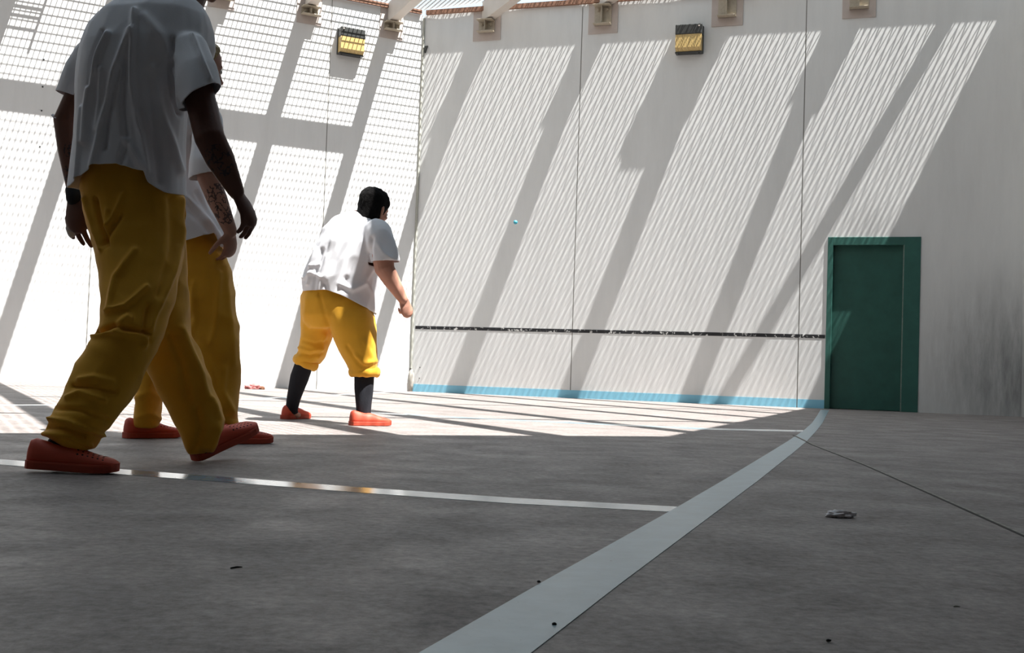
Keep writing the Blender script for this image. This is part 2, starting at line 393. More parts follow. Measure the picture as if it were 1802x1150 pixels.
# edge bars that hold the mesh
bm = bmesh.new(); n = 60; rg = []
for i in range(n+1):
    x = .05 + 8.6*i/n; w = .0045*math.sin(x*2.3)+.002*math.sin(x*5.1)
    rg.append([bm.verts.new(fw(x, z, o)) for z, o in ((5.895, .008+w), (5.895, .058), (5.965, .058), (5.965, .008+w))])
for a, b in zip(rg, rg[1:]):
    for k in range(4): bm.faces.new((a[k], a[(k+1) % 4], b[(k+1) % 4], b[k]))
bm.faces.new(rg[0]); bm.faces.new(rg[-1])
tag(new_mesh('edge_bar', fix(bm), M['rust']), 'rusty brown steel bar along the top of the front wall', 'steel bar')
bm = bmesh.new(); fbox(bm, .06, 9.5, 5.9, 5.965, .004, .052, lw)
tag(new_mesh('edge_bar', fix(bm), M['rust']), 'rusty brown steel bar along the top of the left wall', 'steel bar')
# welded wire mesh
def clipped(p, d, lo, hi):
    """range of t for p + d*t inside the yard outline"""
    for P, nrm in ((CORNER, FO), (CORNER, LO), (RC-RO*.7, RO), (lw(0, 0, D_EDGE+.2), -LO), (lw(9.6, 0), -L)):
        a = d.dot(nrm); c = (p-P).dot(nrm)
        if abs(a) < 1e-9:
            if c < 0: return None
        elif a > 0: lo = max(lo, -c/a)
        else: hi = min(hi, -c/a)
    return (lo, hi) if hi-lo > .05 else None
bm = bmesh.new()
D = .03
while D < D_EDGE+.2:
    r = clipped(lw(0, 0, D), L, -14, 14)
    if r: bar(bm, lw(r[0], RTOP(D)+.012, D), lw(r[1], RTOP(D)+.012, D), .008, .009)
    D += .0500
u = -8.0
bl = V((LO.x, LO.y, 0))
while u < 9.6:
    r = clipped(lw(u, 0, 0), LO, -1, 20)
    if r:
        a, b = r; bar(bm, lw(u, RTOP(a)+.004, a), lw(u, RTOP(b)+.004, b), .0105, .009)
    u += .0667
tag(new_mesh('roof_mesh', bm, M['wire']), 'steel wire mesh stretched over the yard above the walls', 'wire mesh')

PU, PD, PR = 5.27, .66, (.345, .415, .465, .535)
LB = ((5.483, 4.32), (5.48, 3.952), (5.478, 3.63), (5.477, 3.147)); FB = ((.152, .377), (.15, .21))
# flat-bar patch on the mesh above the left wall
bm = bmesh.new()
bar(bm, lw(PU, RTOP(.02)+.022, .02), lw(PU, RTOP(PD)+.022, PD), .032, .012)
for D in PR: bar(bm, lw(PU-.016, RTOP(D)+.03, D), lw(PU+.43, RTOP(D)+.03, D), .018, .012)
tag(new_mesh('bar_grid', fix(bm), M['wire']), 'flat steel bars laid on the roof mesh above the upper left corner of the view', 'steel bars')
# small fixings in the walls
def dot(fn, x, z, r, label, grp):
    bm = bmesh.new(); tube(bm, [fn(x, z, -.004), fn(x, z, .006)], r, 10)
    tag(new_mesh('bolt_head', fix(bm), M['housing']), label, 'bolt', grp)
for (x, z), lb in zip(LB, ('topmost dark bolt in a column on the left wall beside the near man', 'second dark bolt from the top on the left wall beside the near man', 'third dark bolt from the top on the left wall beside the near man', 'lowest dark bolt of the column on the left wall beside the near man')): dot(lw, x, z, .011, lb, 'bolts in the left wall')
for (x, z), lb in zip(FB, ('upper of two tiny dark plugs low on the front wall near the corner', 'lower of two tiny dark plugs low on the front wall near the corner')): dot(fw, x, z, .008, lb, 'plugs in the front wall')
bm = bmesh.new(); hexa(bm, [fw(.035, 5.30, .0), fw(.05, 5.30, .0), fw(.05, 5.30, .03), fw(.035, 5.30, .03), fw(.03, 5.40, .0), fw(.085, 5.41, .0), fw(.085, 5.41, .03), fw(.03, 5.40, .03)])
tag(new_mesh('corner_clip', fix(bm), M['housing']), 'small dark metal clip high in the corner where the two walls meet', 'clip')

# ------------------------------------------------------------------ wall lights
def wall_light(fn, x0, x1, z0, z1, label):
    t = empty('wall_light', fn((x0+x1)/2, z0, 0), label, 'wall light', 'wall lights')
    zm = z0 + (z1-z0)*.64; dp = .17
    bm = bmesh.new(); fbox(bm, x0, x1, z0, z1, .0, .03, fn)
    bevel(new_mesh('back_plate', fix(bm), M['housing'], t), .006)
    bm = bmesh.new(); fbox(bm, x0+.006, x1-.006, zm, z1, .03, dp, fn)
    hood = bevel(new_mesh('hood', fix(bm), M['housing'], t), .012, 3)
    # ribbed refractor with a chamfered foot
    bm = bmesh.new(); n = 44; prof = [(zm-.001, .03), (zm-.001, dp-.004), (z0+.07, dp-.004), (z0+.022, dp-.05), (z0+.018, .03)]
    rows = []
    for i in range(n+1):
        x = x0+.012 + (x1-x0-.024)*i/n; rb = .0035*(i % 2)
        rows.append([bm.verts.new(fn(x, z, o-(rb if o > .05 else 0))) for z, o in prof])
    for a, b in zip(rows, rows[1:]):
        for k in range(len(prof)-1): bm.faces.new((a[k], a[k+1], b[k+1], b[k]))
    bm.faces.new(rows[0]); bm.faces.new(rows[-1])
    new_mesh('refractor', fix(bm), M['lens'], t)
    bm = bmesh.new(); fbox(bm, x0+.004, x1-.004, z0, z0+.018, .03, dp-.045, fn)
    new_mesh('lower_rim', fix(bm), M['housing'], t)
    for s in (x0+.05, x1-.05):
        bm = bmesh.new(); p = fn(s, z0+.002, .08); tube(bm, [p, p-Z*.016], .011, 8)
        new_mesh('latch_screw', fix(bm), M['housing'], t)
    bm = bmesh.new(); p = fn(x1-.045, z1-.035, dp); o = FO if fn is fw else LO
    tube(bm, [p-o*.004, p+o*.012], .011, 10)
    new_mesh('photocell', fix(bm), mat('pale_plastic', (.55, .5, .45), .4), t)
wall_light(fw, 4.0, 4.395, 5.045, 5.45, 'black wall light with yellowed lens high on the front wall')
wall_light(lw, 1.015, 1.41, 5.05, 5.45, 'black wall light with yellowed lens high on the left wall')

# ------------------------------------------------------------------ small things on the ground
def blob_obj(name, c, size, seed, m, yaw=0, flat=.5, amp=.35, sub=4, fr=2.2):
    bm = bmesh.new(); bmesh.ops.create_icosphere(bm, subdivisions=sub, radius=1)
    for v in bm.verts:
        q = v.co*fr + V((seed, seed*.7, 0)); k = 1 + amp*noise.noise(q) + amp*.5*noise.noise(q*2.3)
        v.co = V((v.co.x*size[0]*k, v.co.y*size[1]*k, v.co.z*size[2]*k))
    R_ = Matrix.Rotation(yaw, 3, 'Z')
    lo = min(v.co.z for v in bm.verts)
    for v in bm.verts:
        v.co = R_ @ v.co; v.co.z = max(v.co.z, lo*flat)
    lo = min(v.co.z for v in bm.verts)
    for v in bm.verts: v.co += V((c.x, c.y, c.z-lo+.001))
    return new_mesh(name, bm, m, smooth=True)
p = onfloor(449, 685.5)
cl = empty('crumpled_cloth', p, 'crumpled pink cloth lying on the sunlit floor by the left wall', 'cloth')
blob_obj('cloth_body', p+V((-.02, 0, 0)), (.115, .06, .05), 3.1, mat('faded_pink_cloth', (.55, .20, .19), .9, var=.3, scale=20), .05, .3, .5).parent = cl
cl.children[0].matrix_parent_inverse = Matrix.Translation(-cl.location)
blob_obj('rolled_end', p+V((.1, -.02, 0)), (.035, .035, .03), 8.1, mat('brown_cloth', (.25, .11, .06), .9, var=.3, scale=20), 0, .4, .3).parent = cl
cl.children[1].matrix_parent_inverse = Matrix.Translation(-cl.location)
# wrapper
p = onfloor(1479, 911.5)
wm = mat('white_and_red_wrapper', (.88, .84, .85), .5, scale=38, col2=(.30, .10, .07))
r_ = [n_ for n_ in wm.node_tree.nodes if n_.type == 'MAP_RANGE'][0]; r_.inputs[1].default_value = .30; r_.inputs[2].default_value = .36
tag(blob_obj('wrapper', p, (.036, .017, .011), 5.3, wm, .12, .5, .55, 4, 1.8), 'crumpled white wrapper with reddish marks on the shaded floor at right', 'litter')
def stick(a, b, r, col, label, name='twig'):
    p, q = onfloor(*a), onfloor(*b); m_ = (p+q)/2
    bm = bmesh.new(); tube(bm, [p+Z*r, m_+Z*r*1.25+V((0, .002, 0)), q+Z*r], [r*.8, r, r*.5], 8)
    tag(new_mesh(name, fix(bm), mat(name+'_material', col, .8), smooth=True), label, 'litter')
stick((406, 1002.5), (426, 1000.5), .0019, (.012, .012, .012), 'small black splinter on the shaded floor in the left foreground', 'splinter')
stick((1678, 1069), (1690, 1070), .0013, (.4, .38, .33), 'tiny pale matchstick on the floor at lower right', 'matchstick')
for (x, y), lb, nm in (((1458, 1131), 'dark pebble on the floor at the bottom right', 'pebble'), ((948, 1027), 'dark grit crumb touching the left edge of the wide sideline', 'grit_crumb'), ((975, 1102), 'dark grit crumb on the wide sideline near the bottom', 'grit_crumb')):
    tag(blob_obj(nm, onfloor(x, y), (.0035, .003, .0024), x*.01, mat('dark_grit', (.015, .013, .012), .9), 0, .6, .3, 2), lb, 'grit')
# ball in flight
p = at(907, 391.5, 12.6)
bm = bmesh.new(); bmesh.ops.create_uvsphere(bm, u_segments=32, v_segments=20, radius=.0235); bmesh.ops.translate(bm, verts=bm.verts, vec=p)
tag(new_mesh('handball', bm, mat('blue_rubber', (.05, .34, .45), .35), smooth=True), 'small blue rubber ball in the air in front of the front wall', 'ball')
#PEOPLE

# ------------------------------------------------------------------ people: toolkit
C0 = V((0, 0, HCAM))
def proj(P):
    d = P-C0; z = d.dot(FWD)
    return 901 + FPX*d.dot(RGT)/z, 575 - FPX*d.dot(UPV)/z
def cap_loft(bm, rings):
    R_ = [[bm.verts.new(p) for p in r] for r in rings]; n = len(R_[0])
    for a, b in zip(R_, R_[1:]):
        for k in range(n): bm.faces.new((a[k], a[(k+1) % n], b[(k+1) % n], b[k]))
    bm.faces.new(R_[0][::-1]); bm.faces.new(R_[-1])
def slices(bm, rows, k=1.0, n=28, pw=2.3):
    """horizontal sections: (py, left px, right px, depth Y, half thickness); k shrinks them"""
    rings = []
    for py, xl, xr, Y, ry in rows:
        a, b = at(xl, py, Y), at(xr, py, Y); c = (a+b)/2; h = (b-a)/2*k
        ring = []
        for i in range(n):
            t = 2*PI*i/n; ct, st = math.cos(t), math.sin(t)
            ex = 2/pw
            ring.append(c + h*(math.copysign(abs(ct)**ex, ct)) + V((0, ry*k*math.copysign(abs(st)**ex, st), 0)))
        rings.append(ring)
    cap_loft(bm, rings)
def chain(bm, pts, rad, n=16, flat=None):
    """round-ended limb through 3-D points; flat=(normal, ratio) squashes the section along normal"""
    P = [V(p) for p in pts]; R_ = list(rad)
    d0 = (P[1]-P[0]).normalized(); d1 = (P[-1]-P[-2]).normalized()
    P = [P[0]-d0*R_[0]*.9, P[0]-d0*R_[0]*.55] + P + [P[-1]+d1*R_[-1]*.55, P[-1]+d1*R_[-1]*.9]
    R_ = [R_[0]*.35, R_[0]*.8] + R_ + [R_[-1]*.8, R_[-1]*.35]
    rings = []; s = None
    for i, p in enumerate(P):
        d = (P[min(i+1, len(P)-1)]-P[max(i-1, 0)]).normalized()
        if flat: s = d.cross(flat[0]).normalized()
        elif s is None: s = d.cross(V((.13, .97, .2))).normalized()
        else: s = (s - d*s.dot(d)).normalized()
        t = d.cross(s)
        kf = flat[1] if flat else 1
        rings.append([p + s*math.cos(2*PI*k/n)*R_[i] + t*math.sin(2*PI*k/n)*R_[i]*kf for k in range(n)])
    cap_loft(bm, rings)
def ball(bm, c, r, rot=None):
    g = bmesh.ops.create_uvsphere(bm, u_segments=20, v_segments=14, radius=1)
    for v in g['verts']:
        q = V((v.co.x*r[0], v.co.y*r[1], v.co.z*r[2])); v.co = c + (rot @ q if rot else q)
def fuse(bm, voxel, smooth=6, fac=.5):
    fix(bm)
    me = bpy.data.meshes.new('tmp'); bm.to_mesh(me); bm.free()
    o = bpy.data.objects.new('tmp', me); COL.objects.link(o)
    r = o.modifiers.new('r', 'REMESH'); r.mode = 'VOXEL'; r.voxel_size = voxel
    if smooth:
        s = o.modifiers.new('s', 'SMOOTH'); s.iterations = smooth; s.factor = fac
    dg = bpy.context.evaluated_depsgraph_get(); dg.update()
    ev = o.evaluated_get(dg); out = bmesh.new(); out.from_mesh(ev.to_mesh()); ev.to_mesh_clear()
    bpy.data.objects.remove(o); bpy.data.meshes.remove(me)
    out.normal_update()
    return out
def relax(bm, it=2, f=.5):
    for _ in range(it): bmesh.ops.smooth_vert(bm, verts=bm.verts, factor=f, use_axis_x=True, use_axis_y=True, use_axis_z=True)
    bm.normal_update()
def seg_dist(px, py, pl):
    best = 1e9
    for (ax, ay), (bx, by) in zip(pl, pl[1:]):
        dx, dy = bx-ax, by-ay; t = max(0, min(1, ((px-ax)*dx+(py-ay)*dy)/(dx*dx+dy*dy+1e-9)))
        best = min(best, math.hypot(px-ax-dx*t, py-ay-dy*t))
    return best
def folds(bm, creases, noise_amp=.004, fr=(9, 9, 3), seed=0.0):
    """push the cloth in and out along its normals: drawn folds plus a soft random crumple"""
    bm.normal_update(); mv = []
    for v in bm.verts:
        q = V((v.co.x*fr[0]+seed, v.co.y*fr[1], v.co.z*fr[2]))
        d = noise_amp*(1-2*abs(noise.noise(q))*1.6) + noise_amp*.5*noise.noise(q*2.1)
        if v.normal.dot(C0-v.co) > 0:
            x, y = proj(v.co)
            for pl, w, a in creases:
                xs = [p[0] for p in pl]; ys = [p[1] for p in pl]
                if min(xs)-3*w < x < max(xs)+3*w and min(ys)-3*w < y < max(ys)+3*w:
                    dd = seg_dist(x, y, pl)
                    if dd < 3*w: d += a*math.exp(-(dd/w)**2)
        mv.append(v.normal*d)
    for v, m_ in zip(bm.verts, mv): v.co += m_
    bm.normal_update()
def cut(bm, co, no, near=None, rad=1e9):
    """trim away what lies beyond a plane (only near a point)"""
    fs = [f for f in bm.faces if near is None or (f.calc_center_median()-near).length < rad]
    ge = set(fs)
    for f in fs: ge.update(f.edges); ge.update(f.verts)
    bmesh.ops.bisect_plane(bm, geom=list(ge), plane_co=co, plane_no=no, clear_outer=True)
def cloth_obj(name, bm, m, parent, thick=.003):
    o = new_mesh(name, bm, m, parent, smooth=True)
    s = o.modifiers.new('thickness', 'SOLIDIFY'); s.thickness = thick; s.offset = -1
    return o
FING = []
def hand(bm, w, d, n, t, curl, sc=1.0, spread=.08, thumb=(.55, .65, -.35), tcurl=.5):
    """w wrist, d towards the fingers, n back of the hand, t thumb side"""
    d = d.normalized(); n = (n-d*n.dot(d)).normalized(); t = (t-d*t.dot(d)-n*t.dot(n)).normalized(); FING.clear()
    def P(a, b, c): return w + d*a*sc + t*b*sc + n*c*sc
    chain(bm, [P(-.01, 0, 0), P(.02, .001, 0), P(.05, .002, .002), P(.085, .001, .003)], [.027*sc, .033*sc, .040*sc, .041*sc], flat=(n, .42))
    for i, (off, ln) in enumerate(((.034, .070), (.0115, .078), (-.0115, .073), (-.033, .056))):
        base = P(.082-(.006 if i in (0, 2) else 0)-(.014 if i == 3 else 0), off, .002)
        c = curl[i] if isinstance(curl, (list, tuple)) else curl
        ang = 0; p = base; pts = [p]
        for kk, fr in enumerate((.45, .31, .24)):
            ang += c*(.9, 1.15, .8)[kk]
            dirv = (d*math.cos(ang) - n*math.sin(ang) + t*spread*(1.5-i)*.6).normalized()
            p = p + dirv*ln*fr*1.12*sc; pts.append(p)
        chain(bm, pts, [.0098*sc, .0092*sc, .0084*sc, .0072*sc], n=12); FING.append(pts)
    b = P(.022, .026, -.006); v = (d*thumb[0] + t*thumb[1] + n*thumb[2]).normalized()
    k1 = b + v*.044*sc; v2 = (v*(1-tcurl*.4) + d*tcurl*.7 - t*tcurl*.25 - n*.1*tcurl).normalized(); k2 = k1 + v2*.032*sc
    chain(bm, [P(.012, .014, -.004), b, k1, k2, k2 + v2*.022*sc], [.016*sc, .0150*sc, .0115*sc, .0105*sc, .0085*sc], n=12)
def head(bm, c, f, u, sc=1.0):
    """skull, jaw, nose, ears, lips round the eye-level centre c"""
    f = f.normalized(); u = (u-f*u.dot(f)).normalized(); r = f.cross(u)
    rings = []
    for h, w_, dp, of in ((-.118, .016, .018, .062), (-.110, .030, .034, .054), (-.092, .046, .056, .038), (-.065, .058, .076, .020), (-.03, .066, .088, .008), (0, .071, .095, 0), (.035, .075, .100, -.005), (.07, .071, .094, -.009), (.095, .058, .077, -.011), (.111, .037, .05, -.011), (.119, .012, .016, -.011)):
        rings.append([c + u*h*sc + f*of*sc + r*w_*sc*math.cos(2*PI*k/24) + f*dp*sc*math.sin(2*PI*k/24) for k in range(24)])
    cap_loft(bm, rings)
    def Q(a, b, e): return c + f*a*sc + r*b*sc + u*e*sc
    chain(bm, [Q(.090, 0, .010), Q(.102, 0, -.015), Q(.112, 0, -.034)], [.007*sc, .009*sc, .013*sc], n=12)
    for s in (-1, 1):
        chain(bm, [Q(.100, s*.012, -.038), Q(.098, s*.014, -.040)], [.008*sc, .007*sc], n=10)
        chain(bm, [Q(.086, s*.014, .022), Q(.080, s*.04, .024)], [.009*sc, .008*sc], n=10)          # brow
        chain(bm, [Q(.070, s*.046, -.022), Q(.05, s*.058, -.024)], [.014*sc, .012*sc], n=10)        # cheek
        chain(bm, [Q(-.004, s*.074, -.038), Q(-.008, s*.079, -.018), Q(-.014, s*.083, .006), Q(-.006, s*.079, .018)], [.009*sc, .012*sc, .014*sc, .010*sc], n=12, flat=(r, .45))
    chain(bm, [Q(.085, -.02, -.062), Q(.096, 0, -.061), Q(.085, .02, -.062)], [.005*sc, .0075*sc, .005*sc], n=10)
    chain(bm, [Q(.082, -.018, -.072), Q(.093, 0, -.072), Q(.082, .018, -.072)], [.005*sc, .0075*sc, .005*sc], n=10)
    chain(bm, [Q(.072, 0, -.108), Q(.070, 0, -.104)], [.016*sc, .016*sc], n=12)
    return f, u, r
def eyes(c, f, u, sc, parent):
    f = f.normalized(); u = (u-f*u.dot(f)).normalized(); r = f.cross(u)
    for s in (-1, 1):
        bm = bmesh.new(); p = c + f*.083*sc + r*s*.031*sc + u*.002*sc
        ball(bm, p, (.0115*sc,)*3)
        for fc in bm.faces:
            if (fc.calc_center_median()-p).normalized().dot(f) > .86: fc.material_index = 1
        new_mesh('eye', fix(bm), [M['eye'], M['iris']], parent, smooth=True)
def shoe(parent, heel, toe, up, m, ms, wid=1.0, holes=True, hs=1.0):
    f = (toe-heel); Ln = f.length; f.normalize(); u = (up-f*up.dot(f)).normalized(); r = f.cross(u)
    def P(s, b, z): return heel + f*s*Ln + r*b*wid + u*z*hs
    st = ((.012, .016, .066), (.035, .027, .088), (.09, .034, .094), (.18, .037, .088), (.28, .037, .080), (.38, .039, .076), (.48, .042, .078), (.56, .045, .073), (.66, .048, .062), (.76, .049, .054), (.86, .045, .049), (.93, .037, .044), (.975, .024, .038), (.99, .012, .032))
    rings = []
    for s, w_, tp in st:
        z0 = .012; ring = []; lean = .0 if s > .1 else (.1-s)*.12
        for k in range(24):
            t = 2*PI*k/24; ct, sn = math.cos(t), math.sin(t)
            hz = z0+(tp-z0)*(.5+.5*math.copysign(abs(sn)**.75, sn)); nar = 1-.34*max(0, (hz-.035)/.06)
            ring.append(P(s, w_*math.copysign(abs(ct)**.7, ct)*nar, hz) + f*lean*hz*6*Ln*.2)
        rings.append(ring)
    bm = bmesh.new(); cap_loft(bm, rings); fix(bm)
    if holes:
        cand = []
        for i in range(6):
            for j in range(-3, 4): cand.append((.55+.055*i+.006*abs(j), .0125*j))
        bm.normal_update()
        from mathutils.bvhtree import BVHTree
        bt = BVHTree.FromBMesh(bm)
        for s, b in cand:
            hit = bt.ray_cast(P(s, b, .2), -u)
            if hit[0] is not None and hit[1].dot(u) > .15:
                g = bmesh.ops.create_uvsphere(bm, u_segments=8, v_segments=6, radius=.0034)
                for v in g['verts']:
                    for fc in v.link_faces: fc.material_index = 1
                    q = v.co.copy(); q -= hit[1]*q.dot(hit[1])*.8; v.co = hit[0] + q
    o = new_mesh('shoe', bm, [m, M['hole']], parent, smooth=True)
    bm = bmesh.new(); lo, hi = [], []
    out = ((0, .006), (.008, .022), (.04, .034), (.12, .039), (.3, .040), (.45, .044), (.6, .050), (.76, .053), (.87, .048), (.94, .039), (.985, .022), (1.0, .006))
    loop = [(s, b) for s, b in out] + [(s, -b) for s, b in reversed(out)]
    rg = []
    for z, k in ((.0015, .95), (.004, 1.0), (.022, 1.0), (.027, .97)):
        rg.append([P(s, b*k, z + .007*max(0, (s-.75)/.25)**2) for s, b in loop])
    cap_loft(bm, rg)
    so_ = new_mesh('sole', fix(bm), ms, o)
    so_.matrix_parent_inverse = o.matrix_world.inverted() if False else Matrix.Identity(4)
    so_.parent = o; so_.matrix_parent_inverse = Matrix.Translation(-parent.location)
    o.matrix_parent_inverse = Matrix.Translation(-parent.location)
    # the sole hangs off the shoe, whose own frame already carries the parent's inverse
    so_.matrix_parent_inverse = Matrix.Identity(4)
    return o

M['shirt'] = mat('white_cotton_jersey', (.80, .80, .83), .85, var=.05, scale=6, bump=.06, bscale=260, sheen=.1)
M['pants'] = mat('yellow_cotton_twill', (.80, .395, .018), .82, var=.10, scale=7, bump=.08, bscale=300, sheen=.08)
M['shoe'] = mat('orange_rubber', (.64, .085, .04), .6, var=.08, scale=12)
M['sole'] = mat('orange_rubber_sole', (.50, .066, .03), .65, var=.12, scale=12)
M['hole'] = mat('dark_perforation', (.03, .008, .006), .9)
M['sock'] = mat('black_ribbed_sock', (.018, .019, .024), .9, bump=.3, bscale=180, stretch=(1, 1, .2), spec=.2)
M['hair'] = mat('black_hair', (.007, .006, .006), .85, spec=.15, var=.3, scale=60, bump=.6, bscale=150)
M['hair_b'] = mat('blond_hair', (.42, .29, .12), .6, var=.4, scale=60, bump=.6, bscale=150)
M['eye'] = mat('eye_white', (.7, .68, .64), .3); M['iris'] = mat('dark_iris', (.05, .03, .02), .2)
def skin(name, col, marks=()):
    m = mat(name, col, .5, var=.14, scale=16, spec=.25, bump=.08, bscale=120)
    nt = m.node_tree; N = nt.nodes; K = nt.links; b = N['Principled BSDF']
    b.inputs['Subsurface Weight'].default_value = .08; b.inputs['Subsurface Radius'].default_value = (.012, .005, .003)
    for c, rad, sc in marks:                       # tattoos: inked squiggles inside a small patch of skin
        tc = N.new('ShaderNodeTexCoord')
        ds = N.new('ShaderNodeVectorMath'); ds.operation = 'DISTANCE'; ds.inputs[1].default_value = c; K.new(tc.outputs['Object'], ds.inputs[0])
        lt = N.new('ShaderNodeMath'); lt.operation = 'LESS_THAN'; lt.inputs[1].default_value = rad; K.new(ds.outputs['Value'], lt.inputs[0])
        nz = N.new('ShaderNodeTexNoise'); nz.inputs['Scale'].default_value = sc; nz.inputs['Detail'].default_value = 2; K.new(tc.outputs['Object'], nz.inputs['Vector'])
        sb = N.new('ShaderNodeMath'); sb.operation = 'SUBTRACT'; sb.inputs[1].default_value = .5; K.new(nz.outputs['Fac'], sb.inputs[0])
        ab = N.new('ShaderNodeMath'); ab.operation = 'ABSOLUTE'; K.new(sb.outputs[0], ab.inputs[0])
        l2 = N.new('ShaderNodeMath'); l2.operation = 'LESS_THAN'; l2.inputs[1].default_value = .045; K.new(ab.outputs[0], l2.inputs[0])
        an = N.new('ShaderNodeMath'); an.operation = 'MULTIPLY'; K.new(lt.outputs[0], an.inputs[0]); K.new(l2.outputs[0], an.inputs[1])
        fa = N.new('ShaderNodeMath'); fa.operation = 'MULTIPLY'; fa.inputs[1].default_value = .8; K.new(an.outputs[0], fa.inputs[0])
        src = b.inputs['Base Color'].links[0].from_socket
        mx = N.new('ShaderNodeMix'); mx.data_type = 'RGBA'; mx.inputs[7].default_value = (.03, .03, .035, 1)
        K.new(fa.outputs[0], mx.inputs[0]); K.new(src, mx.inputs[6]); K.new(mx.outputs[2], b.inputs['Base Color'])
    return m
def hair_cap(c, f, u, sc, m, parent, drop=-.035, front=.03, long=False, seed=1.0):
    f = f.normalized(); u = (u-f*u.dot(f)).normalized(); r = f.cross(u)
    bm = bmesh.new(); rings = []
    for h, w_, dp, of in ((-.085, .052, .05, -.045), (-.06, .062, .062, -.036), (-.02, .075, .080, -.02), (.02, .080, .098, -.010), (.06, .081, .106, -.006), (.09, .070, .094, -.008), (.115, .050, .066, -.01), (.13, .018, .024, -.011)):
        rings.append([c + u*h*sc + f*of*sc + r*w_*sc*math.cos(2*PI*k/24) + f*dp*sc*math.sin(2*PI*k/24) for k in range(24)])
    cap_loft(bm, rings)
    if long: chain(bm, [c-f*.07*sc+u*.0, c-f*.085*sc-u*.07*sc, c-f*.085*sc-u*.16*sc], [.06*sc, .06*sc, .04*sc], flat=(f, .5))
    bm = fuse(bm, .006, 4)
    for v in bm.verts:
        q = (v.co-c)*38; q.z *= .6; v.co += v.normal*(.0055*noise.noise(q+V((seed, 0, 0)))+.003*noise.noise(q*2.3))
    # hairline: off the face and ears
    cut(bm, c + f*front*sc + u*.045*sc, (f*.93 - u*.42).normalized())
    cut(bm, c + u*drop*sc - f*.0, (-u*.8 + f*.62).normalized())
    bmesh.ops.holes_fill(bm, edges=[e for e in bm.edges if e.is_boundary]); fix(bm)
    return new_mesh('hair', bm, m, parent, smooth=True)
def scal(rows, dy=0, y0=None, y1=None): return [r for r in rows if (y0 is None or r[0] >= y0) and (y1 is None or r[0] <= y1)]

